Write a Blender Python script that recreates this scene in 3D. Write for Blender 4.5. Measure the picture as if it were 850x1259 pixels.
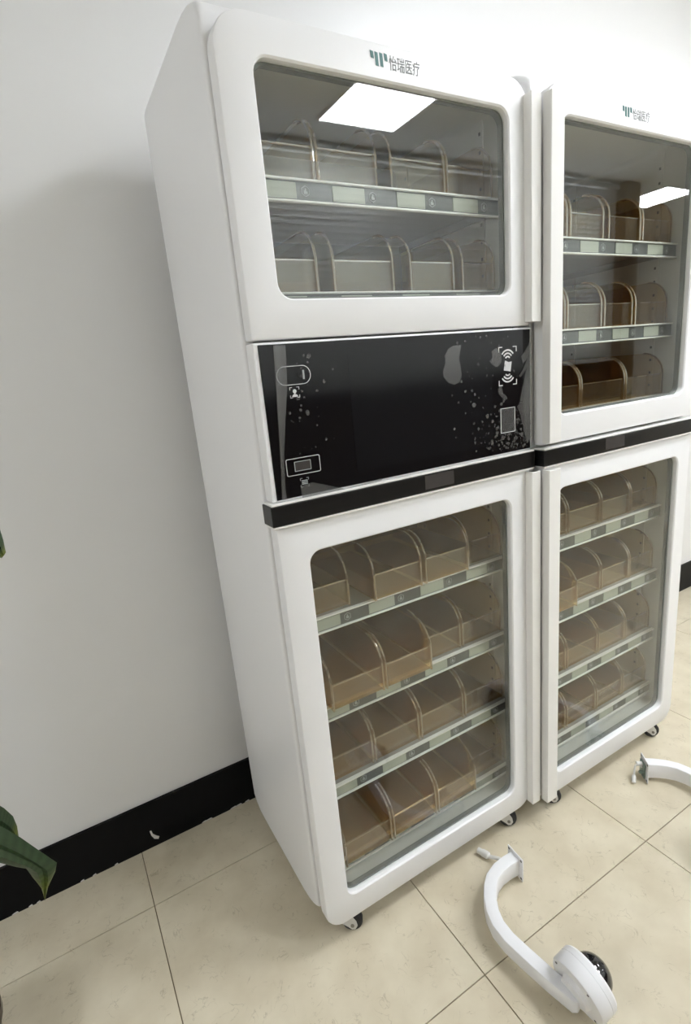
import bpy, bmesh, math, random
from mathutils import Vector, Matrix
random.seed(7)
sc = bpy.context.scene
for o in list(bpy.data.objects):
    bpy.data.objects.remove(o)
COL = sc.collection
PI = math.pi

# ------------------------------------------------------------------ camera
CAM = Vector((-0.1478, -0.88822, 1.31402)); F = 648.779
cd = bpy.data.cameras.new('camera'); cam = bpy.data.objects.new('camera', cd); COL.objects.link(cam)
cd.sensor_fit = 'HORIZONTAL'; cd.sensor_width = 36; cd.lens = 36 * F / 850
cd.clip_start = 0.02
cam.location = CAM; cam.rotation_euler = (1.31474, 0.09172, -0.52654)
sc.camera = cam
ROT = cam.rotation_euler.to_matrix()

def at(u, v, y):
    """photo pixel -> point on the plane Y = y"""
    d = ROT @ Vector(((u - 425) / F, -(v - 629.5) / F, -1))
    return CAM + d * ((y - CAM.y) / d.y)

def at_z(u, v, z):
    d = ROT @ Vector(((u - 425) / F, -(v - 629.5) / F, -1))
    return CAM + d * ((z - CAM.z) / d.z)

# ------------------------------------------------------------------ world, exposure
w = bpy.data.worlds.new('world'); sc.world = w; w.use_nodes = True
w.node_tree.nodes['Background'].inputs[0].default_value = (0.9, 0.95, 1, 1)
w.node_tree.nodes['Background'].inputs[1].default_value = 0.3
sc.view_settings.view_transform = 'Standard'; sc.view_settings.look = 'None'
sc.view_settings.exposure = 1.22; sc.view_settings.gamma = 1; sc.view_settings.use_curve_mapping = False
sc.cycles.transparent_max_bounces = 40
sc.cycles.max_bounces = 10; sc.cycles.diffuse_bounces = 5; sc.cycles.glossy_bounces = 4
LIGHT = 15.0          # radiance of the ceiling light panels
CEIL = 2.9
YW = 0.576            # wall behind the cabinets
YF = -2.85; YA = -4.6            # window wall behind the photographer
XL, XR = -3.6, 8.6

# ------------------------------------------------------------------ materials
MATS = {}
def nmat(name):
    m = bpy.data.materials.new(name); m.use_nodes = True; MATS[name] = m
    nt = m.node_tree; nt.nodes.clear()
    out = nt.nodes.new('ShaderNodeOutputMaterial')
    return m, nt, out

def pmat(name, col, rough=0.5, metal=0.0, spec=0.5, noise=0.0, nscale=20, bump=0.0, bscale=200, coat=0.0):
    m, nt, out = nmat(name)
    b = nt.nodes.new('ShaderNodeBsdfPrincipled')
    b.inputs['Base Color'].default_value = (*col, 1); b.inputs['Roughness'].default_value = rough
    b.inputs['Metallic'].default_value = metal; b.inputs['Specular IOR Level'].default_value = spec
    b.inputs['Coat Weight'].default_value = coat
    tc = nt.nodes.new('ShaderNodeTexCoord')
    if noise:
        n = nt.nodes.new('ShaderNodeTexNoise'); n.inputs['Scale'].default_value = nscale; n.inputs['Detail'].default_value = 4
        r = nt.nodes.new('ShaderNodeMix'); r.data_type = 'RGBA'
        r.inputs[6].default_value = (*[c * (1 - noise) for c in col], 1); r.inputs[7].default_value = (*[min(1, c * (1 + noise)) for c in col], 1)
        nt.links.new(tc.outputs['Object'], n.inputs['Vector']); nt.links.new(n.outputs['Fac'], r.inputs[0])
        nt.links.new(r.outputs[2], b.inputs['Base Color'])
    if bump:
        n2 = nt.nodes.new('ShaderNodeTexNoise'); n2.inputs['Scale'].default_value = bscale
        bp = nt.nodes.new('ShaderNodeBump'); bp.inputs['Strength'].default_value = bump; bp.inputs['Distance'].default_value = 0.002
        nt.links.new(tc.outputs['Object'], n2.inputs['Vector']); nt.links.new(n2.outputs['Fac'], bp.inputs['Height'])
        nt.links.new(bp.outputs['Normal'], b.inputs['Normal'])
    nt.links.new(b.outputs[0], out.inputs[0])
    return m

def schlick(nt, f0, scale=1.0):
    g = nt.nodes.new('ShaderNodeNewGeometry')
    d = nt.nodes.new('ShaderNodeVectorMath'); d.operation = 'DOT_PRODUCT'
    nt.links.new(g.outputs['Normal'], d.inputs[0]); nt.links.new(g.outputs['Incoming'], d.inputs[1])
    def M(op, a, b=None):
        n = nt.nodes.new('ShaderNodeMath'); n.operation = op
        for i, v in enumerate((a, b)):
            if v is None: continue
            if isinstance(v, (int, float)): n.inputs[i].default_value = v
            else: nt.links.new(v, n.inputs[i])
        return n.outputs[0]
    a = M('ABSOLUTE', d.outputs['Value'])
    p = M('POWER', M('SUBTRACT', 1.0, a), 5.0)
    n = M('MINIMUM', M('MULTIPLY', M('ADD', M('MULTIPLY', p, 1 - f0), f0), scale), 1.0)
    return n

def clear_mat(name, tint, f0=0.04, scale=1.0, rough=0.0, diff=None, dw=0.0):
    """thin clear sheet: tinted transmission, Schlick reflection, some milky body"""
    m, nt, out = nmat(name)
    t = nt.nodes.new('ShaderNodeBsdfTransparent'); t.inputs[0].default_value = (*tint, 1)
    body = t.outputs[0]
    if dw:
        df = nt.nodes.new('ShaderNodeBsdfDiffuse'); df.inputs[0].default_value = (*diff, 1)
        tr = nt.nodes.new('ShaderNodeBsdfTranslucent'); tr.inputs[0].default_value = (*diff, 1)
        a = nt.nodes.new('ShaderNodeMixShader'); a.inputs[0].default_value = 0.5
        nt.links.new(df.outputs[0], a.inputs[1]); nt.links.new(tr.outputs[0], a.inputs[2])
        mx = nt.nodes.new('ShaderNodeMixShader'); mx.inputs[0].default_value = dw
        nt.links.new(body, mx.inputs[1]); nt.links.new(a.outputs[0], mx.inputs[2]); body = mx.outputs[0]
    g = nt.nodes.new('ShaderNodeBsdfGlossy'); g.inputs['Roughness'].default_value = rough
    g.inputs['Color'].default_value = (1, 1, 1, 1)
    x = nt.nodes.new('ShaderNodeMixShader')
    nt.links.new(schlick(nt, f0, scale), x.inputs[0]); nt.links.new(body, x.inputs[1]); nt.links.new(g.outputs[0], x.inputs[2])
    nt.links.new(x.outputs[0], out.inputs[0])
    return m

def emit_mat(name, col, s):
    m, nt, out = nmat(name)
    e = nt.nodes.new('ShaderNodeEmission'); e.inputs[0].default_value = (*col, 1); e.inputs[1].default_value = s
    nt.links.new(e.outputs[0], out.inputs[0]); return m

wall_m = pmat('wall_paint', (0.80, 0.80, 0.795), 0.35, noise=0.015, nscale=3, bump=0.05, bscale=60)
side_wall_m = pmat('side_wall_paint', (0.78, 0.78, 0.77), 0.6, noise=0.02, nscale=3)
ceil_m = pmat('ceiling_board', (0.72, 0.72, 0.70), 0.8, noise=0.05, nscale=40)
base_m = pmat('black_skirting', (0.005, 0.005, 0.006), 0.4, spec=0.12, noise=0.3, nscale=30)
chip_m = pmat('plaster_chip', (0.75, 0.74, 0.70), 0.8)
grout_m = pmat('tile_joint', (0.20, 0.16, 0.10), 0.9, noise=0.3, nscale=30)
white_m = pmat('white_powder_coat', (0.86, 0.86, 0.865), 0.32, bump=0.08, bscale=900, noise=0.01, nscale=4)
liner_m = pmat('liner_white', (0.62, 0.62, 0.60), 0.45, noise=0.03, nscale=8)
back_shade_m = pmat('liner_back_shade', (0.16, 0.155, 0.145), 0.5, noise=0.05, nscale=8)  # liner's back wall, darkened to carry the shade deep inside the compartments
seam_m = pmat('seam_grey', (0.12, 0.12, 0.12), 0.6)
black_m = pmat('black_glass', (0.005, 0.005, 0.006), 0.09, spec=0.35)
band_m = pmat('black_trim', (0.010, 0.010, 0.010), 0.22, spec=0.4)
screen_m = pmat('screen_off', (0.007, 0.0075, 0.009), 0.12, spec=0.35)
chrome_m = pmat('bright_aluminium', (0.85, 0.85, 0.84), 0.28, metal=0.9, noise=0.03, nscale=50)
alu_m = pmat('white_aluminium', (0.84, 0.83, 0.80), 0.3, spec=0.6, noise=0.01, nscale=20)
shelf_m = pmat('shelf_steel', (0.34, 0.33, 0.31), 0.4, metal=0.3, noise=0.04, nscale=12)
rail_m = pmat('rail_dark', (0.075, 0.08, 0.08), 0.35, noise=0.06, nscale=40)
lcd_m = pmat('lcd_segment', (0.40, 0.42, 0.36), 0.3, noise=0.02, nscale=60)
icon_m = pmat('printed_white', (0.62, 0.62, 0.62), 0.5)
icon2_m = pmat('printed_grey', (0.34, 0.36, 0.36), 0.5)
logo_m = pmat('logo_green', (0.035, 0.145, 0.135), 0.45)
text_m = pmat('logo_grey', (0.16, 0.17, 0.17), 0.5)
rubber_m = pmat('black_rubber', (0.012, 0.012, 0.013), 0.55, noise=0.2, nscale=60)
caster_m = pmat('white_nylon', (0.66, 0.65, 0.62), 0.4, noise=0.04, nscale=40)
steel_m = pmat('screw_steel', (0.25, 0.24, 0.22), 0.35, metal=0.9)
gasket_m = pmat('gasket_gap_grey', (0.16, 0.165, 0.16), 0.6)
plast_m = pmat('white_plastic', (0.83, 0.83, 0.84), 0.28, spec=0.5, noise=0.01, nscale=20)
cable_m = pmat('cable_white', (0.72, 0.71, 0.68), 0.45)
pcb_m = pmat('circuit_green', (0.16, 0.22, 0.18), 0.4, noise=0.4, nscale=120)
dome_m = pmat('smoked_dome', (0.008, 0.008, 0.009), 0.05, spec=0.6, coat=0.5)
pot_m = pmat('glazed_brown', (0.035, 0.014, 0.009), 0.18, noise=0.3, nscale=10)
soil_m = pmat('soil', (0.03, 0.02, 0.013), 0.95, noise=0.5, nscale=60, bump=0.8, bscale=80)
slat_m, nt, out = nmat('blind_slat')
a_ = nt.nodes.new('ShaderNodeBsdfDiffuse'); a_.inputs[0].default_value = (.78, .78, .78, 1)
b_ = nt.nodes.new('ShaderNodeBsdfTranslucent'); b_.inputs[0].default_value = (.7, .7, .68, 1)
c_ = nt.nodes.new('ShaderNodeMixShader'); c_.inputs[0].default_value = 0.38
nt.links.new(a_.outputs[0], c_.inputs[1]); nt.links.new(b_.outputs[0], c_.inputs[2]); nt.links.new(c_.outputs[0], out.inputs[0])
column_m = pmat('brown_wood', (0.07, 0.04, 0.025), 0.4, noise=0.3, nscale=6)
lampframe_m = pmat('lamp_frame', (0.75, 0.75, 0.75), 0.4)
light_m = emit_mat('light_diffuser', (0.91, 0.945, 1.0), LIGHT)
daylight_m = emit_mat('daylit_frosted_pane', (0.92, 0.97, 1.0), 4.6)
glass_m = clear_mat('door_glass', (0.965, 0.978, 0.958), 0.042, 1.0)
amber_m = clear_mat('amber_plastic', (0.91, 0.815, 0.61), 0.04, 0.9, 0.02, (0.62, 0.36, 0.12), 0.0)
amber_edge_m = clear_mat('amber_edge_glint', (0.88, 0.74, 0.50), 0.12, 2.6, 0.05, (0.80, 0.64, 0.38), 0.24)  # paler, milkier amber: the glints on tray edges are put into the colour
amber_base_m = clear_mat('amber_base_lit', (0.90, 0.76, 0.52), 0.045, 1.0, 0.05, (0.74, 0.50, 0.19), 0.34)  # orange body colour stands in for light passing through the tray floor
lip_m = clear_mat('clear_lip', (0.94, 0.88, 0.76), 0.05, 1.1, 0.03, (0.62, 0.50, 0.30), 0.05)
film_m = clear_mat('protective_film', (0.92, 0.92, 0.92), 0.04, 1.0, 0.25, (0.55, 0.55, 0.54), 0.12)
bubble_m = clear_mat('film_bubble', (0.9, 0.9, 0.9), 0.03, 1.0, 0.3, (0.6, 0.6, 0.58), 0.13)

# floor tile: cream vinyl with short dark flecks and a soft mottling
m, nt, out = nmat('cream_tile'); tile_m = m
b = nt.nodes.new('ShaderNodeBsdfPrincipled'); b.inputs['Roughness'].default_value = 0.36
b.inputs['Specular IOR Level'].default_value = 0.4
tc = nt.nodes.new('ShaderNodeNewGeometry')
n1 = nt.nodes.new('ShaderNodeTexNoise'); n1.inputs['Scale'].default_value = 9; n1.inputs['Detail'].default_value = 6
cr = nt.nodes.new('ShaderNodeValToRGB'); cr.color_ramp.elements[0].position = 0.32; cr.color_ramp.elements[1].position = 0.72
cr.color_ramp.elements[0].color = (0.575, 0.505, 0.37, 1); cr.color_ramp.elements[1].color = (0.685, 0.62, 0.475, 1)
nt.links.new(tc.outputs['Position'], n1.inputs['Vector']); nt.links.new(n1.outputs['Fac'], cr.inputs[0])
n2 = nt.nodes.new('ShaderNodeTexNoise'); n2.inputs['Scale'].default_value = 21; n2.inputs['Detail'].default_value = 5; n2.inputs['Distortion'].default_value = 1.6
r2 = nt.nodes.new('ShaderNodeValToRGB')
els = r2.color_ramp.elements; els[0].position = 0.485; els[0].color = (0, 0, 0, 1); els[1].position = 0.515; els[1].color = (0, 0, 0, 1)
e = els.new(0.50); e.color = (1, 1, 1, 1)
n3 = nt.nodes.new('ShaderNodeTexNoise'); n3.inputs['Scale'].default_value = 24; n3.inputs['Detail'].default_value = 2
r3 = nt.nodes.new('ShaderNodeValToRGB'); r3.color_ramp.elements[0].position = 0.50; r3.color_ramp.elements[1].position = 0.62
mu = nt.nodes.new('ShaderNodeMath'); mu.operation = 'MULTIPLY'
mu2 = nt.nodes.new('ShaderNodeMath'); mu2.operation = 'MULTIPLY'; mu2.inputs[1].default_value = 0.45
mx = nt.nodes.new('ShaderNodeMix'); mx.data_type = 'RGBA'; mx.inputs[7].default_value = (0.24, 0.19, 0.11, 1)
for a, bb in ((n2, r2), (n3, r3)):
    nt.links.new(tc.outputs['Position'], a.inputs['Vector']); nt.links.new(a.outputs['Fac'], bb.inputs[0])
nt.links.new(r2.outputs[0], mu.inputs[0]); nt.links.new(r3.outputs[0], mu.inputs[1]); nt.links.new(mu.outputs[0], mu2.inputs[0])
nt.links.new(mu2.outputs[0], mx.inputs[0]); nt.links.new(cr.outputs[0], mx.inputs[6]); nt.links.new(mx.outputs[2], b.inputs['Base Color'])
nt.links.new(b.outputs[0], out.inputs[0])

# leaf: green with yellow tip, chosen by the leaf's own length coordinate (UV)
m, nt, out = nmat('leaf_green'); leaf_m = m
b = nt.nodes.new('ShaderNodeBsdfPrincipled'); b.inputs['Roughness'].default_value = 0.4
uv = nt.nodes.new('ShaderNodeUVMap'); sx = nt.nodes.new('ShaderNodeSeparateXYZ')
lr = nt.nodes.new('ShaderNodeValToRGB'); lr.color_ramp.elements[0].position = 0.70; lr.color_ramp.elements[1].position = 0.86
lr.color_ramp.elements[0].color = (0.045, 0.085, 0.035, 1); lr.color_ramp.elements[1].color = (0.15, 0.185, 0.03, 1)
nt.links.new(uv.outputs[0], sx.inputs[0]); nt.links.new(sx.outputs[0], lr.inputs[0])
wv = nt.nodes.new('ShaderNodeTexWave'); wv.inputs['Scale'].default_value = 6; wv.inputs['Distortion'].default_value = 2
lm = nt.nodes.new('ShaderNodeMix'); lm.data_type = 'RGBA'; lm.blend_type = 'MULTIPLY'; lm.inputs[0].default_value = 0.3
nt.links.new(uv.outputs[0], wv.inputs[0]); nt.links.new(lr.outputs[0], lm.inputs[6]); nt.links.new(wv.outputs[0], lm.inputs[7])
nt.links.new(lm.outputs[2], b.inputs['Base Color']); nt.links.new(b.outputs[0], out.inputs[0])

# ------------------------------------------------------------------ helpers
def link(name, me, parent=None, loc=(0, 0, 0)):
    o = bpy.data.objects.new(name, me); COL.objects.link(o); o.location = loc
    if parent: o.parent = parent
    return o

def mesh_from(verts, faces, mats, smooth=False, fm=None):
    me = bpy.data.meshes.new('mesh'); me.from_pydata([tuple(v) for v in verts], [], faces)
    for m_ in (mats if isinstance(mats, (list, tuple)) else [mats]): me.materials.append(m_)
    if fm:
        for p, i in zip(me.polygons, fm): p.material_index = i
    bm = bmesh.new(); bm.from_mesh(me); bmesh.ops.recalc_face_normals(bm, faces=bm.faces); bm.to_mesh(me); bm.free()
    if smooth:
        for p in me.polygons: p.use_smooth = True
        me.set_sharp_from_angle(angle=math.radians(38))
    return me

class MB:
    """collects shapes for ONE mesh object"""
    def __init__(s): s.v = []; s.f = []
    def add(s, v, f):
        o = len(s.v); s.v += [Vector(p) for p in v]; s.f += [tuple(i + o for i in q) for q in f]; return s
    def box(s, x0, x1, y0, y1, z0, z1):
        return s.add([(x0, y0, z0), (x1, y0, z0), (x1, y1, z0), (x0, y1, z0), (x0, y0, z1), (x1, y0, z1), (x1, y1, z1), (x0, y1, z1)],
                     [(0, 3, 2, 1), (4, 5, 6, 7), (0, 1, 5, 4), (1, 2, 6, 5), (2, 3, 7, 6), (3, 0, 4, 7)])
    def bbox(s, x0, x1, y0, y1, z0, z1, r=0.003):
        """bevelled box"""
        bm = bmesh.new(); bmesh.ops.create_cube(bm, size=1)
        for v in bm.verts:
            v.co = Vector(((x0 + x1) / 2 + v.co.x * (x1 - x0), (y0 + y1) / 2 + v.co.y * (y1 - y0), (z0 + z1) / 2 + v.co.z * (z1 - z0)))
        bmesh.ops.bevel(bm, geom=list(bm.edges), offset=r, segments=2, profile=0.5, affect='EDGES')
        bm.verts.index_update()
        s.add([v.co.copy() for v in bm.verts], [tuple(v.index for v in f.verts) for f in bm.faces]); bm.free(); return s
    def loft(s, loops, closed=False, caps=(False, False)):
        n = len(loops[0]); L = len(loops)
        v = [p for l in loops for p in l]; f = []
        for i in range(L if closed else L - 1):
            a, b_ = i * n, ((i + 1) % L) * n
            for j in range(n):
                k = (j + 1) % n; f.append((a + j, a + k, b_ + k, b_ + j))
        if caps[0]: f.append(tuple(range(n)))
        if caps[1]: f.append(tuple((L - 1) * n + j for j in range(n)))
        return s.add(v, f)
    def prism(s, poly, off):
        """poly: 3D points; off: extrusion vector"""
        off = Vector(off); p2 = [Vector(p) + off for p in poly]
        return s.loft([[Vector(p) for p in poly], p2], caps=(True, True))
    def tube(s, pts, r, seg=8, caps=True):
        pts = [Vector(p) for p in pts]; loops = []
        up = None
        for i, p in enumerate(pts):
            t = (pts[min(i + 1, len(pts) - 1)] - pts[max(i - 1, 0)]).normalized()
            if up is None:
                up = Vector((0, 0, 1)) if abs(t.z) < 0.9 else Vector((1, 0, 0))
            a = t.cross(up).normalized(); up = a.cross(t).normalized()
            rr = r[i] if isinstance(r, (list, tuple)) else r
            loops.append([p + (a * math.cos(2 * PI * k / seg) + up * math.sin(2 * PI * k / seg)) * rr for k in range(seg)])
        return s.loft(loops, caps=(caps, caps))
    def lathe(s, prof, c, axis, seg=32):
        """prof: (radius, height) along axis from c"""
        axis = Vector(axis).normalized(); t = Vector((0, 0, 1)) if abs(axis.z) < 0.9 else Vector((1, 0, 0))
        a = axis.cross(t).normalized(); b_ = axis.cross(a); c = Vector(c)
        loops = [[c + axis * h + (a * math.cos(2 * PI * k / seg) + b_ * math.sin(2 * PI * k / seg)) * max(r, 1e-4) for k in range(seg)] for r, h in prof]
        return s.loft(loops, caps=(True, True))
    def mesh(s, mats, smooth=False): return mesh_from(s.v, s.f, mats, smooth)
    def build(s, name, mat, parent=None, loc=(0, 0, 0), smooth=False): return link(name, s.mesh(mat, smooth), parent, loc)

def empty(name, loc=(0, 0, 0), rz=0):
    o = bpy.data.objects.new(name, None); COL.objects.link(o); o.location = loc; o.rotation_euler = (0, 0, rz)
    o.empty_display_size = 0.05; return o

def tag(o, label=None, cat=None, group=None, kind=None):
    if label: o['label'] = label
    if cat: o['category'] = cat
    if group: o['group'] = group
    if kind: o['kind'] = kind
    return o

def rrect(x0, x1, z0, z1, r, y, n=7):
    """rounded rectangle loop in the XZ plane; r = (bl, br, tr, tl)"""
    if not isinstance(r, (tuple, list)): r = (r,) * 4
    pts = []
    for (cx, cz, a0, rr) in ((x0 + r[0], z0 + r[0], PI, r[0]), (x1 - r[1], z0 + r[1], 1.5 * PI, r[1]),
                             (x1 - r[2], z1 - r[2], 0, r[2]), (x0 + r[3], z1 - r[3], 0.5 * PI, r[3])):
        for k in range(n + 1):
            a = a0 + 0.5 * PI * k / n
            pts.append(Vector((cx + rr * math.cos(a), y, cz + rr * math.sin(a))))
    return pts

def frame_mb(ox0, ox1, oz0, oz1, orad, ix0, ix1, iz0, iz1, irad, y0, y1, bev=0.005):
    """door frame: outer rounded outline, rounded window hole, softened edges; y0 is the front"""
    def inset(d): return tuple(max(q - d, 0.0005) for q in orad)
    b2 = bev
    L = [rrect(ox0, ox1, oz0, oz1, orad, y1),
         rrect(ox0, ox1, oz0, oz1, orad, y0 + b2),
         rrect(ox0 + b2 * .3, ox1 - b2 * .3, oz0 + b2 * .3, oz1 - b2 * .3, inset(b2 * .3), y0 + b2 * .3),
         rrect(ox0 + b2, ox1 - b2, oz0 + b2, oz1 - b2, inset(b2), y0),
         rrect(ix0 - .003, ix1 + .003, iz0 - .003, iz1 + .003, irad + .003, y0),
         rrect(ix0, ix1, iz0, iz1, irad, y0 + .003),
         rrect(ix0, ix1, iz0, iz1, irad, y1)]
    return MB().loft(L, closed=True)

# ------------------------------------------------------------------ the room
T = 0.6; TX, TY = 0.4556, -0.2288
floor = tag(MB().box(XL, XR, YA, YW, -0.06, -0.003).build('floor', grout_m), 'cream vinyl tile floor', None, None, 'structure')
kx0 = math.floor((XL - TX) / T); kx1 = math.ceil((XR - TX) / T)
ky0 = math.floor((YA - TY) / T); ky1 = math.ceil((YW - TY) / T)
g = 0.0011
tile_me = MB().bbox(g, T - g, g, T - g, -0.006, 0, 0.0008).mesh(tile_m)
for i in range(kx0, kx1):
    for j in range(ky0, ky1):
        x0, y0 = TX + i * T, TY + j * T
        xa, xb = max(x0 + g, XL), min(x0 + T - g, XR); ya, yb = max(y0 + g, YA if x0 > 5.2 else YF), min(y0 + T - g, YW)
        if xb - xa < 0.01 or yb - ya < 0.01: continue
        if xb - xa > T - 3 * g and yb - ya > T - 3 * g:
            link('floor_tile', tile_me, floor, (x0, y0, 0))
        else:
            MB().bbox(xa, xb, ya, yb, -0.006, 0, 0.0008).build('floor_tile', tile_m, floor)

tag(MB().box(XL, XR, YW, YW + 0.1, -0.06, CEIL).build('wall_back', wall_m), kind='structure')
tag(MB().box(XL - 0.1, XL, YF - 0.1, YW + 0.1, -0.06, CEIL).build('wall_left', side_wall_m), kind='structure')
tag(MB().box(XR, XR + 0.1, YA - 0.1, YW + 0.1, -0.06, CEIL).build('wall_right', side_wall_m), kind='structure')
WX0, WX1, WZ0, WZ1 = 0.45, 5.15, 1.25, 2.80
fw = MB()
fw.box(XL, WX0, YF - 0.1, YF, -0.06, CEIL); fw.box(WX1, 5.6, YF - 0.1, YF, -0.06, CEIL)
fw.box(WX0, WX1, YF - 0.1, YF, -0.06, WZ0); fw.box(WX0, WX1, YF - 0.1, YF, WZ1, CEIL)
tag(fw.build('wall_front', side_wall_m), kind='structure')
tag(MB().box(5.5, 5.6, YA, YF - 0.1, -0.06, CEIL).box(5.6, XR, YA - 0.1, YA, -0.06, CEIL).build('wall_alcove', side_wall_m), kind='structure')
win = tag(MB().loft([rrect(WX0, WX1, WZ0, WZ1, .002, y_) for y_ in (YF - .09, YF - .04)] + [rrect(WX0 + .05, WX1 - .05, WZ0 + .05, WZ1 - .05, .002, y_) for y_ in (YF - .04, YF - .09)], closed=True).build('window_1', lampframe_m), kind='structure')
for k in range(4):
    xa = WX0 + .05 + k * (WX1 - WX0 - .1) / 4; xb = xa + (WX1 - WX0 - .1) / 4 - .02
    MB().box(xa, xb, YF - .075, YF - .065, WZ0 + .05, WZ1 - .05).build('window_pane', daylight_m, win)
tag(MB().box(XL - 0.1, XR + 0.1, YA - 0.1, YW + 0.1, CEIL, CEIL + 0.1).build('ceiling', ceil_m), kind='structure')
bb = tag(MB().box(XL, XR, YW - 0.009, YW, 0, 0.151).build('baseboard_back', base_m), kind='structure')
tag(MB().box(XL, 5.35, YF, YF + 0.02, 0, 1.16).box(XL, 5.35, YF, YF + 0.04, 1.16, 1.19).build('trim_2', column_m), kind='structure')
tag(MB().box(5.35, 5.58, YF, YF + 0.12, 0, CEIL).build('trim_1', column_m), kind='structure')

def chip(poly):
    pts = [at(u, v, YW - 0.0095) for u, v in poly]
    MB().prism(pts, (0, -0.0012, 0)).build('plaster_chip', chip_m, bb)
chip([(184, 1022), (186, 1021), (188, 1025), (192, 1027), (196, 1028), (195, 1031), (190, 1031), (186, 1027)])
for (u, v, wd) in ((293, 990, 5), (287, 993, 4), (256, 1005.5, 5), (251, 1008, 3), (304, 984.5, 3), (36, 1108, 2), (46, 1103.5, 2), (17, 1117, 3), (100, 1077.5, 2), (115, 1070.5, 2), (142, 1058, 2)):
    p = at(u, v, YW - 0.0095)
    s = wd * 0.0026
    MB().prism([(p.x - s, YW - 0.0095, 0.002), (p.x + s, YW - 0.0095, 0.002), (p.x + s * .7, YW - 0.0095, 0.006), (p.x - s * .4, YW - 0.0095, 0.0045)], (0, -0.0015, 0)).build('plaster_chip', chip_m, bb)

# ceiling light panels
LP = [(2.07, -2.17, .3, .3, 'square ceiling light panel mirrored in the left cabinet glass'),
      (1.85, -0.80, .3, .3, 'square ceiling light panel nearest the cabinets'),
      (4.00, -0.80, .3, .3, 'added unseen ceiling fill panel farther right along the cabinet wall'),  # unseen panel, added to light the right side
      (-2.45, -0.80, .3, .3, 'added unseen ceiling fill panel left of the plant along the cabinet wall'),  # unseen fill panel, added to brighten the cabinet's left side and the wall
      (6.30, -3.00, .3, .3, 'square ceiling light panel beyond the brown column')]
for lx, ly, hx, hy, lab in LP:
    t = tag(empty('ceiling_light', (lx, ly, CEIL)), lab, 'light', 'ceiling light panels')
    fr = MB().loft([[Vector((sx * (hx + a), sy * (hy + a), z)) for sx, sy in ((-1, -1), (1, -1), (1, 1), (-1, 1))] for a, z in ((.01, 0), (.01, -.014), (-.008, -.014), (-.008, 0))], closed=True)
    fr.build('lamp_frame', lampframe_m, t)
    MB().box(-hx + .009, hx - .009, -hy + .009, hy - .009, -.010, -.004).build('diffuser', light_m, t)

# venetian blind on the window wall behind the photographer (seen mirrored in the door glass)
bl = tag(empty('venetian_blind', (2.8, YF + 0.06, 1.2)), 'wide grey venetian blind hanging on the window wall', 'blind')
MB().bbox(-2.5, 2.5, -.025, .025, 1.63, 1.67, .004).build('head_rail', slat_m, bl)
ca, sa = math.cos(1.22), math.sin(1.22)
prof = [(-.029, 0), (-.015, .008), (0, .011), (.015, .008), (.029, 0), (.029, -.001), (.015, .007), (0, .010), (-.015, .007), (-.029, -.001)]
pp = [(y * ca, y * sa + z) for y, z in prof]
slat_me = MB().loft([[Vector((-2.48, y, z)) for y, z in pp], [Vector((2.48, y, z)) for y, z in pp]], caps=(True, True)).mesh(slat_m)
for k in range(36):
    link('slat', slat_me, bl, (0, 0, 0.03 + k * 0.0445))
MB().bbox(-2.48, 2.48, -.02, .02, -0.01, 0.006, .003).build('bottom_rail', slat_m, bl)
for x in (-2.0, -0.7, 0.7, 2.0):
    MB().tube([(x, .026, 0), (x, .026, 1.64)], .0015, 6).build('cord', slat_m, bl)

# ------------------------------------------------------------------ cabinets
ORD = ['leftmost', 'second', 'third', 'fourth', 'fifth']

def hexagon(mb, x, y, z, r, w_=0.0012):
    o = [Vector((x + r * math.sin(PI / 3 * k), y, z + r * math.cos(PI / 3 * k))) for k in range(6)]
    i_ = [Vector((x + (r - w_) * math.sin(PI / 3 * k), y, z + (r - w_) * math.cos(PI / 3 * k))) for k in range(6)]
    mb.loft([o, i_, [p + Vector((0, .0006, 0)) for p in i_], [p + Vector((0, .0006, 0)) for p in o]], closed=True)
    mb.box(x - r * .35, x - r * .12, y, y + .0006, z - r * .45, z + r * .15)
    mb.box(x - r * .12, x + r * .15, y, y + .0006, z - r * .45, z + r * .5)
    mb.box(x + r * .15, x + r * .4, y, y + .0006, z - r * .45, z - r * .02)

def shelf(parent, x0, x1, yf, yb, ztop, rail_h, lcd_x, stop, bin_y):
    """steel shelf with a display rail across its front; parent frame is the world minus the cabinet base"""
    s = MB()
    s.box(x0, x1, yf + .006, yb, ztop - .012, ztop - .0005)
    s.box(x0, x0 + .004, yf + .006, yb, ztop - .03, ztop - .012); s.box(x1 - .004, x1, yf + .006, yb, ztop - .03, ztop - .012)
    sh = s.build('shelf', shelf_m, parent)
    MB().box(x0, x1, yf + .001, yf + .006, ztop - rail_h + .003, ztop - .004).build('display_rail', rail_m, sh)
    for zz in (ztop - .0042, ztop - rail_h):
        MB().bbox(x0, x1, yf - .004, yf + .006, zz, zz + .004, .0012).build('rail_edge', alu_m, sh)
    for k, lx in enumerate(lcd_x):
        a, b_ = max(lx, x0 + .001), min(lx + .071, x1 - .001)
        MB().box(a, b_, yf - .0005, yf + .001, ztop - rail_h + .0065, ztop - .007).build('label_display', lcd_m, sh)
        ic = lx + .071 + .019
        if ic < x1 - .012:
            mb = MB(); hexagon(mb, ic, yf, ztop - rail_h / 2, .0095); mb.build('button_symbol', icon2_m, sh)
    return sh

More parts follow.
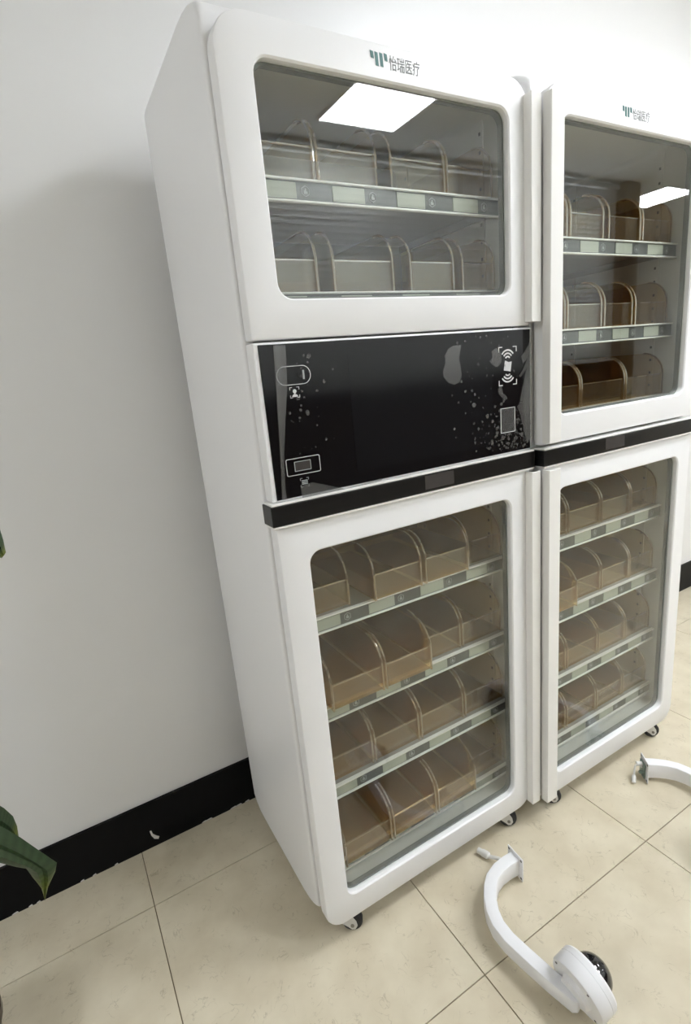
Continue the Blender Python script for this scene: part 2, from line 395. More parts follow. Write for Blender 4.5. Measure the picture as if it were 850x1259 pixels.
# amber tray pieces (shared mesh data)
def wall_profile(h=.121, d=.335, r=.062, n=9):
    pts = [(0, 0)]
    for k in range(n + 1):
        a = PI - 0.5 * PI * k / n
        pts.append((r + r * math.cos(a), h - r + r * math.sin(a)))
    pts += [(d, h), (d, 0)]
    return pts
WP = wall_profile()
wt = .003
side_me = MB().prism([(0, y, z) for y, z in WP], (wt, 0, 0)).mesh(amber_m)
edge_pts = [(wt / 2, y, z) for y, z in WP[:-2]]
edge_me = MB().tube(edge_pts, .0027, 6).mesh(amber_edge_m, True)
lip_me = MB().box(0, 1, 0, .003, .003, .058).mesh(lip_m)
lipedge_me = MB().box(0, 1, -.0005, .0035, .058, .0605).mesh(amber_edge_m)
trayback_me = MB().box(0, 1, .33, .333, .003, .08).mesh(amber_m)
traybase_me = MB().box(0, 1, 0, .33, .0004, .0034).mesh(amber_base_m)

def tray(x0, x1, y, z, label, group, d=1.0):
    t = tag(empty('storage_tray', (x0, y, z)), label, 'tray', group)
    for xx in (0, x1 - x0 - wt):
        sw = link('side_wall', side_me, t, (xx, 0, 0.0005)); sw.scale = (1, d, 1)
        ed = link('edge_bead', edge_me, sw)
    for nm, me in (('front_lip', lip_me), ('base', traybase_me), ('back_wall', trayback_me)):
        o = link(nm, me, t, (wt, .004, 0.0004)); o.scale = (x1 - x0 - 2 * wt, d, 1)
        if nm == 'front_lip': link('lip_edge', lipedge_me, o)
    return t

def caster(parent, x, y, turn):
    """white forked bracket with a black rubber wheel; x, y relative to the cabinet base"""
    c, s = math.cos(turn), math.sin(turn)
    M = Matrix.Rotation(turn, 4, 'Z'); M.translation = Vector((x, y, 0))
    mb = MB(); mb.lathe([(.026, .052), (.026, .058), (.020, .0585)], (0, 0, 0), (0, 0, 1), 20)
    for sgn in (-1, 1):
        prof = [(-.020, .054), (.022, .054), (.034, .034), (.036, .022), (.030, .012), (.022, .012), (.014, .020), (-.004, .034), (-.020, .044)]
        mb.prism([(px, sgn * .0155 - .0015, pz) for px, pz in prof], (0, .003, 0))
    mb.box(-.02, .02, -.0155, .0155, .049, .053)
    for v in mb.v: v[:] = M @ v
    br = mb.build('caster', caster_m, parent, smooth=False)
    wb = MB(); wb.lathe([(.017, -.0125), (.0225, -.0105), (.025, -.006), (.025, .006), (.0225, .0105), (.017, .0125)], (.024, 0, .025), (0, 1, 0), 28)
    for v in wb.v: v[:] = M @ v
    wb.build('wheel', rubber_m, br, smooth=True)
    ab = MB(); ab.lathe([(.0045, -.0195), (.0045, .0195)], (.024, 0, .025), (0, 1, 0), 10)
    for v in ab.v: v[:] = M @ v
    ab.build('axle_bolt', steel_m, br)
    return br

TEXT_ME = {}
def text_mesh(body):
    cu = bpy.data.curves.new('lettering', 'FONT'); cu.body = body; cu.extrude = 0.02; cu.size = 1
    o = bpy.data.objects.new('lettering', cu); COL.objects.link(o)
    bpy.context.view_layer.update()
    me = bpy.data.meshes.new_from_object(o.evaluated_get(bpy.context.evaluated_depsgraph_get()))
    bpy.data.objects.remove(o)
    xs = [v.co.x for v in me.vertices]; ys = [v.co.y for v in me.vertices]
    x0, x1, y0, y1 = min(xs), max(xs), min(ys), max(ys)
    for v in me.vertices:
        v.co = Vector(((v.co.x - x0) / (x1 - x0), v.co.z * -.01, (v.co.y - y0) / (y1 - y0)))
    me.materials.clear(); me.materials.append(text_m)
    return me
TXT = text_mesh('怡瑞医疗')

def logo(parent, x0, zt, y, k=1.0):
    """four green bars (short, long, long, short) and the grey lettering"""
    for nm, a, top, bot in (('logo_bar', 0, 0, .0115), ('logo_bar', .0095, .0005, .0215), ('logo_bar', .0195, .0005, .0215), ('logo_bar', .0290, 0, .0115)):
        sk = .0012
        xx = x0 + a * k
        MB().prism([(xx, y, zt - top * k), (xx + .0062 * k, y, zt - (top + .001) * k), (xx + .0062 * k + sk, y, zt - bot * k), (xx + sk, y, zt - (bot - .001) * k)], (0, -.0006, 0)).build(nm, logo_m, parent)
    t = link('lettering', TXT, parent, (x0 + .0395 * k, y - .0002, zt - .0235 * k)); t.scale = (.068 * k, 1, .0225 * k)
    tag(t, 'grey lettering beside the green logo bars')

def cabinet(label, X0, X1, YFRONT, upper_win, lower_win, upper_door_z, band, shelves, lcd_x, control):
    """X0..X1 body width, YFRONT front plane of the doors. All part coordinates are relative to the base."""
    bx, by = (X0 + X1) / 2, YFRONT + .24
    root = tag(empty('storage_cabinet', (bx, by, 0)), label, 'cabinet', 'white storage cabinets')
    def R(x): return x - bx
    def Y(y): return y + YFRONT - by
    yb0, yb1 = .036, .474
    ZT, ZB = 1.910, .066
    x0, x1 = R(X0), R(X1)
    # body: open shell, its side profile rounded at all four corners, with a liner
    wth = .020
    def inner(y): return rrect(x0 + wth, x1 - wth, .112, 1.846, .02, y)
    def outer(y, zb, zt, d=0.0): return rrect(x0 + d, x1 - d, zb + d * .5, zt - d * .5, .014, y)
    prof = [(.474, .130, 1.893, .005), (.470, .112, 1.901, .002), (.462, .096, 1.908, 0), (.448, .080, 1.911, 0), (.425, .069, 1.912, 0), (.395, .066, 1.912, 0),
            (.150, .066, 1.914, 0), (.120, .067, 1.912, 0), (.092, .071, 1.907, 0), (.070, .079, 1.899, 0), (.053, .089, 1.889, 0), (.042, .098, 1.879, 0), (.038, .103, 1.873, .002), (.0365, .106, 1.870, .006)]
    loops = [outer(Y(a), b_, c_, d_) for a, b_, c_, d_ in prof] + [inner(Y(yb0 + .0005)), inner(Y(yb1 - .02))]
    mb = MB(); mb.loft(loops, caps=(True, True))
    n = len(loops[0]); fm = []
    for i in range(len(loops) - 1): fm += [1 if i >= len(prof) else 0] * n
    fm += [0, 2]
    link('body', mesh_from(mb.v, mb.f, [white_m, liner_m, back_shade_m], True, fm), root)
    ix0, ix1 = x0 + wth, x1 - wth
    # compartment dividing block behind the band / control panel
    zu0 = upper_door_z[0]
    MB().box(ix0, ix1, Y(.04), Y(.453), band[0] - .035, zu0 + .028).build('middle_divider', liner_m, root)
    # bottom pan with a raised sill
    MB().box(ix0, ix1, Y(.075), Y(.453), .1122, .122).box(ix0, ix1, Y(.04), Y(.075), .1122, .116).build('bottom_pan', liner_m, root)
    # slotted uprights on both inner side walls
    for xa, xb in ((ix0, ix0 + .003), (ix1 - .003, ix1)):
        for yy in (.118, .40):
            for za, zb in ((.123, band[0] - .04), (zu0 + .03, 1.84)):
                up = MB().box(xa, xb, Y(yy), Y(yy + .018), za, zb).build('shelf_upright', liner_m, root)
                mb = MB(); z = za + .02
                while z < zb - .02:
                    s = .0006
                    mb.box(xa - (s if xa > 0 else -s), xb + (s if xa < 0 else -s), Y(yy + .006), Y(yy + .012), z, z + .007); z += .0375
                tag(mb.build('slot_row', seam_m, up), kind='stuff')
    # dark latch strip on the inner right side wall
    for za, zb in ((.46, .63), (1.56, 1.72)):
        if control: MB().box(ix1 - .004, ix1 - .0002, Y(.056), Y(.061), za, zb).build('latch_strip', seam_m, root)
    # shelves with display rails
    for zt, rh in shelves:
        shelf(root, ix0 + .004, ix1 - .004, Y(.068), Y(.45), zt, rh, [R(q) for q in lcd_x], None, None)
    for za, zb in ((.072, band[0] - .01), (upper_door_z[0] + .004, upper_door_z[1] - .006)):
        MB().loft([rrect(x0 + a_, x1 - a_ - .003, za + b_, zb - b_, (.04 if za < .5 else .004, .04 if za < .5 else .004, .045 if za > .5 else .004, .045 if za > .5 else .004), Y(q)) for a_, b_, q in ((.0125, .008, .0287), (.0125, .008, .0362), (.0165, .012, .0362), (.0165, .012, .0287))], closed=True).build('door_gap_dark', gasket_m, root)  # dark ring added in the gap behind each door to imitate its shade
    # doors
    dx0, dx1 = x0 + .004, x1 - .006
    for nm, (z0, z1), win, rad in (('upper_door', upper_door_z, upper_win, (.004, .004, .055, .055)), ('lower_door', (.062, band[0] - .003), lower_win, (.05, .05, .004, .004))):
        wx0, wx1, wz0, wz1 = R(win[0]), R(win[1]), win[2], win[3]
        d = frame_mb(dx0, dx1, z0, z1, rad, wx0, wx1, wz0, wz1, .026, Y(0), Y(.0285)).build(nm, white_m, root, smooth=True)
        MB().loft([rrect(wx0 - .008, wx1 + .008, wz0 - .008, wz1 + .008, .03, Y(q)) for q in (.011, .015)], caps=(True, True)).build('glass_pane', glass_m, d)
        MB().loft([rrect(wx0 - .008, wx1 + .008, wz0 - .008, wz1 + .008, .03, Y(.0155)), rrect(wx0 - .008, wx1 + .008, wz0 - .008, wz1 + .008, .03, Y(.028)),
                   rrect(wx0 + .004, wx1 - .004, wz0 + .004, wz1 - .004, .024, Y(.028)), rrect(wx0 + .004, wx1 - .004, wz0 + .004, wz1 - .004, .024, Y(.0155))], closed=True).build('gasket', gasket_m, d)
        # handle strip along the edge where the two cabinets meet
        hz0, hz1 = z0 + (.006 if nm == 'upper_door' else .012), z1 - (.028 if nm == 'upper_door' else .006)
        if control: h0, h1 = R(.8485), R(.8795)
        else: h0, h1 = R(.8855), R(.9265)
        hb = MB().bbox(h0, h1, Y(-.0215), Y(-.0165), hz0, hz1, .002)
        q0, q1 = (h0 + .001, h0 + .006)
        hb.box(q0, q1, Y(-.017), Y(.001), hz0 + .001, hz1 - .001)
        hd = hb.build('handle', alu_m, d)
        tag(hd, 'long vertical pull handle')
        if nm == 'upper_door':
            if control: logo(d, R(.4735), 1.8475, Y(-.0001))
            else: logo(d, R(1.150), 1.8475, Y(-.0001), .98)
    # black band with bright trims
    bz0, bz1 = band
    bd = MB().bbox(x0 - .005, x1 - (.0 if control else 0), Y(-.010), Y(.034), bz0, bz1, .0015).build('black_band', band_m, root)
    for zz in (bz1, bz0 - .0045):
        MB().bbox(x0 - .003, x1 - .002, Y(-.0095), Y(.033), zz, zz + .004, .001).build('bright_trim', alu_m, bd)
    dc = R(.574) if control else (dx0 + dx1) / 2 - .06
    MB().box(dc - .040, dc + .040, Y(-.0106), Y(-.0095), bz0 + .006, bz1 - .003).build('status_window', screen2_m, bd)
    # casters
    for cx, tn in ((x0 + .060, -.55), (x1 - .095, -.6)):
        for cy in (Y(.040), Y(.40)): caster(root, cx, cy, tn)
    return root, R, Y

screen2_m = pmat('status_window_grey', (0.055, 0.05, 0.048), 0.2, noise=0.15, nscale=50)

LS_U = [(1.662, .040), (1.470, .040)]; LS_L = [(.811, .038), (.590, .037), (.377, .036), (.162, .033)]
left, RL_, YL_ = cabinet('tall white storage cabinet with a black touch panel between its two glass doors',
    .187, .872, 0.0, (.2525, .806, 1.4487, 1.805), (.2525, .800, .1297, .9863), (1.3825, 1.8625), (1.0536, 1.0925),
    LS_U + LS_L, [.268, .415, .563, .710], True)
RS_U = [(1.586, .039), (1.372, .040), (1.168, .038)]; RS_L = [(.818, .040), (.598, .040), (.380, .037), (.172, .037)]
right, RR_, YR_ = cabinet('white storage cabinet without a touch panel, cut off by the right edge of the photo',
    .8855, 1.5455, -0.020, (.9465, 1.479, 1.1694, 1.805), (.9465, 1.479, .1297, .9863), (1.103, 1.8625), (1.0536, 1.0925),
    RS_U + RS_L, [.957, 1.102, 1.243, 1.384], False)

# ---- trays: (x0, x1, setback behind the door front)
P, S = .045, .080       # pulled forward, normal
TRAYS = {
 ('left', 'upper', 1.662): [(.250, .387, S), (.393, .526, S), (.560, .700, S), (.706, .838, S)],
 ('left', 'upper', 1.470): [(.236, .373, S), (.408, .552, S), (.595, .716, S), (.741, .840, S)],
 ('left', 'lower', .811): [(.237, .374, S), (.428, .562, .058), (.574, .708, .058), (.728, .842, S)],
 ('left', 'lower', .590): [(.287, .425, P), (.431, .567, P), (.572, .692, S), (.699, .838, S)],
 ('left', 'lower', .377): [(.262, .398, S), (.404, .541, S), (.548, .692, S), (.699, .840, S)],
 ('left', 'lower', .162): [(.276, .412, P), (.418, .556, P), (.562, .696, P), (.702, .836, S)],
 ('right', 'upper', 1.586): [(.935, 1.068, S), (1.079, 1.208, S), (1.229, 1.366, S), (1.376, 1.512, S)],
 ('right', 'upper', 1.372): [(.932, 1.064, S), (1.073, 1.211, S), (1.222, 1.345, S), (1.358, 1.512, S)],
 ('right', 'upper', 1.168): [(.930, 1.128, S), (1.134, 1.323, S), (1.330, 1.512, S)],
 ('right', 'lower', .818): [(.940, 1.082, S), (1.090, 1.230, S), (1.238, 1.373, S), (1.380, 1.514, S)],
 ('right', 'lower', .598): [(.968, 1.100, .055), (1.108, 1.240, S), (1.248, 1.384, S), (1.390, 1.513, S)],
 ('right', 'lower', .380): [(.940, 1.086, S), (1.094, 1.236, S), (1.244, 1.376, S), (1.384, 1.513, S)],
 ('right', 'lower', .172): [(.940, 1.088, S), (1.096, 1.236, S), (1.244, 1.374, S), (1.382, 1.510, S)],
}
lev = {}
for (cab, comp, z), lst in TRAYS.items():
    lev[(cab, comp)] = lev.get((cab, comp), 0) + 1
    n = lev[(cab, comp)]
    nshelf = {('left', 'upper'): 2, ('left', 'lower'): 4, ('right', 'upper'): 3, ('right', 'lower'): 4}[(cab, comp)]
    if n == 1: sh = 'top'
    elif n == nshelf: sh = 'bottom'
    else: sh = ['', '', 'second', 'third'][n]
    for i, (a, b_, yy) in enumerate(lst):
        pos = 'rightmost' if i == len(lst) - 1 else ORD[i] + ('' if i == 0 else ' from left')
        lab = f'amber tray, {pos}, {sh} shelf behind {comp} glass door of {cab} cabinet'
        if yy < .07: lab = f'amber tray pulled forward, {pos}, {sh} shelf behind {comp} glass door of {cab} cabinet'
        yw = yy + (0 if cab == 'left' else -.02)
        tray(a, b_, yw, z, lab, 'amber trays in the cabinets')

# ---- touch panel of the left cabinet
def lp(x, y, z): return Vector((RL_(x), YL_(y), z))
def px(u, v, y=-.0005):
    p = at(u, v, y); return Vector((RL_(p.x), YL_(p.y), p.z))
cp = MB().bbox(RL_(.191), RL_(.869), YL_(0.0005), YL_(.034), 1.0972, 1.3785, .003).build('control_panel', white_m, left)
PY = -.0012
MB().bbox(RL_(.2), RL_(.8655), YL_(PY), YL_(.002), 1.1005, 1.3745, .0008).build('touch_glass', black_m, cp)
sc0, sc1 = at(404, 438, PY), at(612, 540, PY)
MB().box(RL_(.375), RL_(.745), YL_(PY - .0003), YL_(PY + .0004), 1.125, 1.350).build('screen_area', screen_m, cp)
Q = PY - .0004
def rring(mb, x0, x1, z0, z1, r, w_):
    y0, y1 = YL_(Q - .0004), YL_(Q)
    mb.loft([rrect(x0, x1, z0, z1, r, y0), rrect(x0 + w_, x1 - w_, z0 + w_, z1 - w_, max(r - w_, .0005), y0),
             rrect(x0 + w_, x1 - w_, z0 + w_, z1 - w_, max(r - w_, .0005), y1), rrect(x0, x1, z0, z1, r, y1)], closed=True)
def rect_from_px(u0, v0, u1, v1):
    a, b_ = at(u0, v0, Q), at(u1, v1, Q); return RL_(a.x), RL_(b_.x), min(a.z, b_.z), max(a.z, b_.z)
def disc(mb, x, z, r, n=14, sx=1, ph=0, y=None):
    y = YL_(Q) if y is None else y
    mb.prism([(x + sx * r * math.cos(2 * PI * k / n + ph), y, z + r * math.sin(2 * PI * k / n + ph)) for k in range(n)], (0, -.0003, 0))
# face camera window
mb = MB(); c0, c1 = at(340, 463, Q), at(382, 460, Q); zc = (c0.z + c1.z) / 2
x0, x1 = RL_(c0.x), RL_(c1.x); hh = .0165
rring(mb, x0, x1, zc - hh, zc + hh, hh - .0005, .0011); mb.build('camera_window_outline', icon_m, cp)
mb = MB(); disc(mb, (x0 + x1) / 2 + .012, zc, .0055, 18); mb.build('camera_lens', screen_m, cp)
mb = MB(); mb.box(x1 - .016, x1 - .0125, YL_(Q - .0004), YL_(Q), zc - .008, zc + .008); mb.build('sensor_bar', icon2_m, cp)
def brackets(mb, cx, cz, hw, hh_, ln, w_, r=.0):
    y0, y1 = YL_(Q - .0004), YL_(Q)
    for sx in (-1, 1):
        for sz in (-1, 1):
            xa, za = cx + sx * hw, cz + sz * hh_
            mb.box(min(xa, xa - sx * ln), max(xa, xa - sx * ln), y0, y1, min(za, za - sz * w_), max(za, za - sz * w_))
            mb.box(min(xa, xa - sx * w_), max(xa, xa - sx * w_), y0, y1, min(za - sz * w_, za - sz * ln), max(za - sz * w_, za - sz * ln))
fc = at(362.5, 482.5, Q); fx, fz = RL_(fc.x), fc.z
mb = MB(); brackets(mb, fx, fz, .0095, .0095, .005, .0009)
disc(mb, fx, fz + .002, .0036, 16)
mb.prism([(fx + .0058 * math.cos(a), YL_(Q), fz - .0078 + .0052 * math.sin(a)) for a in [PI * k / 10 for k in range(11)]], (0, -.0003, 0))
mb.box(fx - .0012, fx + .0012, YL_(Q - .0003), YL_(Q), fz - .003, fz - .001)
mb.build('face_symbol', icon_m, cp)
# scanner window
mb = MB(); s0, s1 = at(352, 574, Q), at(394, 570, Q); sz = (s0.z + s1.z) / 2
x0, x1 = RL_(s0.x), RL_(s1.x)
rring(mb, x0, x1, sz - .0165, sz + .0155, .0035, .0012); mb.build('scanner_outline', icon_m, cp)
mb = MB(); xm = (x0 + x1) / 2; rring(mb, xm - .0185, xm + .0155, sz - .0095, sz + .009, .001, .0012); mb.build('scanner_frame', icon2_m, cp)
MB().box(xm - .017, xm + .014, YL_(Q - .0002), YL_(Q + .0002), sz - .008, sz + .0075).build('scanner_glass', screen2_m, cp)
qc = at(375, 593, Q); mb = MB(); brackets(mb, RL_(qc.x), qc.z, .0088, .0088, .0045, .0009)
for dz in (-.0035, -.0005, .0028): mb.box(RL_(qc.x) - .0062, RL_(qc.x) + .0062, YL_(Q - .0004), YL_(Q), qc.z + dz, qc.z + dz + .0018)
mb.build('scan_symbol', icon2_m, cp)
# contactless card symbol
nc = at(624.5, 450, Q); nx, nz = RL_(nc.x), nc.z
mb = MB(); y0, y1 = YL_(Q - .0004), YL_(Q)
brackets(mb, nx, nz, .0285, .0425, .012, .0021)
def arc(mb, cx, cz, r, w_, a0, a1, n=10):
    for k in range(n):
        a, b_ = a0 + (a1 - a0) * k / n, a0 + (a1 - a0) * (k + 1) / n
        mb.prism([(cx + r * math.cos(a), y1, cz + r * math.sin(a)), (cx + (r + w_) * math.cos(a), y1, cz + (r + w_) * math.sin(a)),
                  (cx + (r + w_) * math.cos(b_), y1, cz + (r + w_) * math.sin(b_)), (cx + r * math.cos(b_), y1, cz + r * math.sin(b_))], (0, -.0004, 0))
for r_ in (.0065, .0135, .0205):
    arc(mb, nx, nz + .0125, r_, .0035, math.radians(38), math.radians(142))
    arc(mb, nx, nz - .0125, r_, .0035, math.radians(218), math.radians(322))
mb.prism([(nx - .0125, y1, nz - .009), (nx + .0085, y1, nz - .0125), (nx + .0125, y1, nz + .009), (nx + .002, y1, nz + .0085), (nx - .0085, y1, nz + .0125)], (0, -.0004, 0))
mb.build('card_symbol', icon_m, cp)
# fingerprint window
a0_, a1_ = at(616, 518, Q), at(633.5, 515, Q); mb = MB(); fz = (a0_.z + a1_.z) / 2
rring(mb, RL_(a0_.x), RL_(a1_.x), fz - .0285, fz + .0285, .001, .0012); mb.build('fingerprint_outline', icon_m, cp)
MB().box(RL_(a0_.x) + .0014, RL_(a1_.x) - .0014, YL_(Q - .0002), YL_(Q + .0002), fz - .027, fz + .027).build('fingerprint_glass', film_m, cp)
# crumpled protective film and air bubbles under it
def film(name, poly, mat=None, lift=.0):
    MB().prism([px(u, v, Q - .0006 - lift) for u, v in poly], (0, -.0003, 0)).build(name, mat or film_m, cp)
film('film_fold', [(336, 424.5), (351, 424.5), (352, 440), (353.5, 475), (351, 520), (349.5, 560), (351, 600), (353, 613.5), (347, 614.5), (345, 560), (341, 500), (338, 455)])
film('film_fold', [(338, 426), (345, 425.5), (345, 470), (347, 520), (347.5, 580), (350, 613), (348, 614), (345.5, 570), (341, 490)], None, .0006)
film('film_fold', [(641, 438), (646, 431), (652.5, 420), (653, 432), (648, 442), (643, 447)])
film('film_fold', [(643, 455), (649, 440), (653.4, 434), (653.6, 442), (649, 452), (640, 464), (638, 462)], None, .0005)
film('film_fold', [(645, 465), (649, 448), (653.7, 450), (654.5, 500), (654.8, 535), (648, 545), (640, 510), (636, 500), (639, 496), (642, 480)])
film('film_fold', [(646, 470), (650, 460), (652, 500), (647, 520), (642, 505)], None, .0005)
film('film_fold', [(370, 598), (385, 593), (425, 601), (470, 588), (470, 590), (425, 604), (372, 612)], bubble_m)
film('bubble_patch', [(566.5, 424), (567.5, 424.5), (566, 433), (564.5, 440), (567, 452), (568, 463), (565, 470), (559, 473), (551, 470), (545.5, 463), (545, 455), (548, 447), (547.5, 438), (551, 429), (558, 425)], None)
film('bubble_patch', [(605, 432), (610, 428), (616, 433), (617, 441), (616.5, 446), (612, 451), (606, 449), (602, 444), (606, 440)], None)
film('bubble_patch', [(613, 478), (617, 476), (619, 484), (623, 487), (624, 490), (621, 492), (616, 487), (613, 483)], None)
mb = MB(); rs = random.Random(3)
for k in range(430):
    if k < 300: u, v = rs.gauss(634, 17), rs.gauss(532, 15)
    elif k < 395: u, v = rs.gauss(600, 26), rs.uniform(412, 555)
    else: u, v = rs.gauss(375, 16), rs.uniform(430, 560)
    lo, hi = (349, 653) if k < 395 else (355, 420)
    vb = 404 + (653 - u) * .055; vl = 551 + (655 - u) * .205
    if not (lo < u < hi and vb + 4 < v < vl - 4): continue
    p = px(u, v, Q - .0002); r_ = min(abs(rs.gauss(0, .0016)) + .0006, .0055)
    n_ = 7; pts = [(p.x + r_ * (1 + rs.uniform(-.3, .3)) * math.cos(2 * PI * q / n_), p.y, p.z + r_ * (1 + rs.uniform(-.3, .3)) * math.sin(2 * PI * q / n_)) for q in range(n_)]
    mb.prism(pts, (0, -.0002, 0))
tag(mb.build('air_bubbles', bubble_m, cp), 'scattered pale air bubbles under the film', None, None, 'stuff')

# ------------------------------------------------------------------ dome cameras lying on the floor
def bracket_camera(name, label, loc, rz, mirror):
    """local frame: mount plate at the origin facing +X away, arm leaves along -X and bends to -Y; mirror flips Y"""
    root = tag(empty(name, loc, rz), label, 'camera', 'dome cameras lying on the floor')
    my = -1 if mirror else 1
    def V(x, y, z): return Vector((x, y * my, z))
    # plate standing on its edge, with four screw holes shown as slots
    pb = MB(); pb.bbox(-.0015, .0015, -.028, .028, .002, .072, .001)
    pl = pb.build('mount_plate', plast_m, root)
    for sy in (-1, 1):
        for zz in (.009, .065):
            hb = MB(); hb.lathe([(.0035, -.0019), (.0035, .0019)], (0, sy * .0225, zz), (1, 0, 0), 10); hb.build('screw_hole', seam_m, pl)
    # arm: rectangular section swept along a bend
    path = [(0, 0), (-.03, -.001), (-.06, -.006), (-.088, -.017), (-.110, -.035), (-.129, -.058), (-.144, -.085), (-.152, -.115), (-.151, -.15), (-.141, -.195), (-.127, -.25), (-.111, -.302), (-.1085, -.310)]
    loops = []
    for i, (a, b_) in enumerate(path):
        p0 = path[max(i - 1, 0)]; p1 = path[min(i + 1, len(path) - 1)]
        t = Vector((p1[0] - p0[0], p1[1] - p0[1])).normalized(); nrm = Vector((-t.y, t.x))
        f = i / (len(path) - 1)
        hw = .0158 - .001 * f; zc_ = .037 + .006 * f; hz = .0255 - .0085 * f
        if i == len(path) - 1: hw *= .62; hz *= .9
        sec = []
        rr_ = .004
        for (sx, sz, a0) in ((1, 1, 0), (-1, 1, PI / 2), (-1, -1, PI), (1, -1, 1.5 * PI)):
            for k in range(3):
                an = a0 + k * PI / 4
                o_ = (sx * (hw - rr_) + rr_ * math.cos(an)); z_ = sz * (hz - rr_) + rr_ * math.sin(an)
                sec.append(V(a + nrm.x * o_, b_ + nrm.y * o_, zc_ + z_))
        loops.append(sec)
    MB().loft(loops, caps=(True, True)).build('arm', plast_m, root, smooth=True)
    # round camera housing on the inner side of the arm end, dome facing out
    c = V(-.112, -.300, .0625); ax = V(.95, .06, .22)
    R0 = .0620
    MB().lathe([(.030, -.004), (.034, .006), (R0 - .003, .006), (R0, .010), (R0, .032)], c, ax, 40).build('housing', plast_m, root, smooth=True)
    MB().lathe([(R0 - .0006, .0322), (R0 - .0006, .0335), (R0, .034), (R0, .045), (R0 - .004, .050), (.0435, .051)], c, ax, 40).build('trim_ring', plast_m, root, smooth=True)
    dm = [(.041 * math.cos(q * PI / 20), 0.0505 + .037 * math.sin(q * PI / 20)) for q in range(11)]
    MB().lathe([(.041, .047)] + dm, c, ax, 32).build('dome', dome_m, root, smooth=True)
    axn = ax.normalized(); tt = axn.cross(Vector((0, 0, 1))).normalized(); bb_ = tt.cross(axn)
    for an in (0.9, 2.6, 4.1, 5.5):
        q = c + axn * .0055 + (tt * math.cos(an) + bb_ * math.sin(an)) * .0535
        MB().lathe([(.0024, 0), (.0024, .001)], q, -axn, 10).build('screw', seam_m, root)
    return root, V

c1, V1 = bracket_camera('dome_camera', 'white dome camera on a curved arm, black dome showing, nearest on the floor', (.694, -.098, 0), math.radians(-6), False)
cb = MB(); cb.tube([(-.012, .008, .018), (-.012, .022, .020), (-.018, .042, .019), (-.028, .058, .014), (-.036, .070, .0105)], .0048, 8); cb.build('cable', cable_m, c1, smooth=True)
k1 = MB(); k1.lathe([(.006, 0), (.0098, .004), (.0098, .020), (.0082, .022), (.0082, .034)], (-.032, .066, .0115), (-.42, .90, -.02), 14); k1.build('connector', cable_m, c1, smooth=True)

c2, V2 = bracket_camera('dome_camera', 'white camera arm cut off by the right edge, mount plate with circuit board', (1.268, -.094, 0), math.radians(143), True)
MB().box(.004, .007, -.018, .016, .010, .058).build('circuit_board', pcb_m, c2)
MB().lathe([(.007, 0), (.007, .016)], (.007, -.004, .05), (1, 0, 0), 12).build('capacitor', cable_m, c2)
MB().lathe([(.005, 0), (.005, .010)], (.007, .004, .025), (1, 0, 0), 12).build('socket', pcb_m, c2)
MB().tube([(.007, .0, .040), (.018, -.002, .052), (.028, .0, .045), (.032, .006, .025), (.036, .014, .010)], .0028, 8).build('cable', cable_m, c2, smooth=True)
MB().lathe([(.0045, 0), (.0062, .004), (.0062, .022), (.004, .024)], (.034, .010, .018), (.3, .75, -.40), 12).build('connector', cable_m, c2, smooth=True)

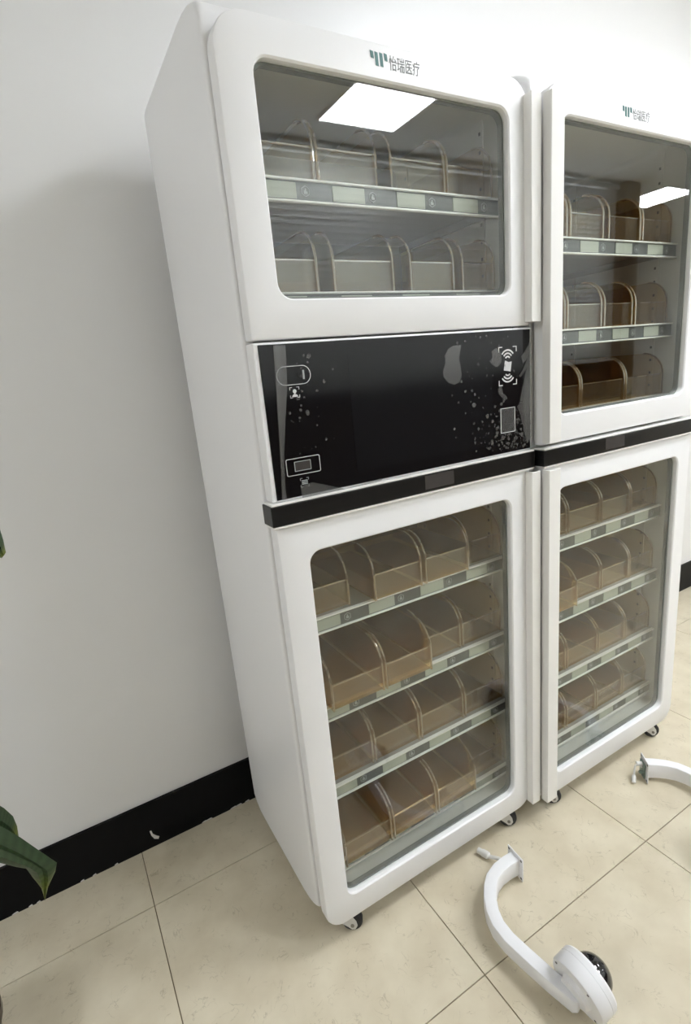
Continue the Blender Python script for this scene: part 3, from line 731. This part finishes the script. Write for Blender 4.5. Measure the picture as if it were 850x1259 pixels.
# ------------------------------------------------------------------ potted plant at the left edge
pr = tag(empty('potted_plant', (-.572, .17, 0)), 'leafy green plant in a dark brown glazed pot by the black skirting', 'plant')
MB().lathe([(.085, 0), (.092, .004), (.112, .10), (.118, .150), (.124, .154), (.124, .172), (.114, .172), (.110, .150), (.02, .148)], (0, 0, 0), (0, 0, 1), 40).build('pot', pot_m, pr, smooth=True)
MB().lathe([(.109, .140), (.108, .152), (.05, .158), (.01, .160)], (0, 0, 0), (0, 0, 1), 24).build('soil', soil_m, pr, smooth=True)
def leaf(U, L, ys, bulge, stem):
    """U, L: upper and lower edge in photo pixels per station; ys: the leaf's depth at each station"""
    rows = []; nst = len(U); nc = 7
    base = Vector((-.572, .17, 0))
    for i in range(nst):
        a, b_ = at(*U[i], ys[i]), at(*L[i], ys[i]); row = []
        for k in range(nc):
            t = k / (nc - 1); p = a.lerp(b_, t)
            p.y += -bulge * math.sin(PI * t) + .5 * bulge * math.exp(-((t - .5) / .12) ** 2)
            row.append(p - base)
        rows.append(row)
    v = [p for r in rows for p in r]; f = []; th = Vector((0, .0012, 0)); n0 = len(v)
    v = v + [p + th for p in v]
    for i in range(nst - 1):
        for k in range(nc - 1):
            q = (i * nc + k, i * nc + k + 1, (i + 1) * nc + k + 1, (i + 1) * nc + k)
            f.append(q); f.append(tuple(j + n0 for j in reversed(q)))
    rim = [k for k in range(nc)] + [i * nc + nc - 1 for i in range(1, nst)] + [(nst - 1) * nc + k for k in range(nc - 2, -1, -1)] + [i * nc for i in range(nst - 2, 0, -1)]
    for a, b_ in zip(rim, rim[1:] + rim[:1]): f.append((a, b_, b_ + n0, a + n0))
    me = mesh_from(v, f, leaf_m, True)
    uvl = me.uv_layers.new(name='UVMap')
    for lp_ in me.loops:
        idx = lp_.vertex_index % n0; uvl.data[lp_.index].uv = ((idx // nc) / (nst - 1), (idx % nc) / (nc - 1))
    o = link('leaf', me, pr)
    p0 = (at(*U[0], ys[0]) + at(*L[0], ys[0])) / 2 - base
    pts = [Vector(stem), Vector(stem).lerp(p0, .35) + Vector((0, 0, .10)), Vector(stem).lerp(p0, .75) + Vector((0, 0, .08)), p0]
    MB().tube(pts, [.005, .004, .0035, .003], 7).build('stem', leaf_m, pr, smooth=True)
leaf([(-95, 985), (-60, 985), (-30, 1002), (0, 1016), (25, 1030), (48, 1046), (70, 1061), (68, 1072), (60, 1087), (56, 1101)],
     [(-95, 988), (-65, 1020), (-35, 1045), (0, 1061), (20, 1066), (32, 1068), (33, 1069), (41, 1080), (50, 1090), (54.5, 1101)],
     [.26, .27, .28, .29, .30, .31, .315, .317, .318, .318], .02, (.01, .01, .15))
leaf([(-80, 975), (-45, 972), (-15, 982), (5, 994), (16, 1004), (21, 1016), (23, 1029)],
     [(-80, 978), (-50, 1000), (-25, 1020), (-5, 1028), (6, 1030), (14, 1031), (22, 1031)],
     [.32, .33, .335, .34, .345, .345, .345], .012, (.02, .03, .15))
leaf([(-60, 590), (-40, 585), (-15, 610), (-1, 648), (4, 664), (6, 674), (7.2, 679)],
     [(-60, 594), (-55, 620), (-35, 655), (-14, 676), (-6, 683), (-1, 686), (1.5, 686)],
     [.20, .20, .20, .20, .20, .20, .20], .012, (-.02, .0, .15))
leaf([(-160, 820), (-120, 790), (-80, 790), (-50, 810), (-30, 840), (-22, 860)],
     [(-160, 825), (-135, 850), (-100, 870), (-65, 875), (-38, 872), (-24, 864)],
     [.2, .2, .2, .2, .2, .2], .015, (-.03, .02, .15))
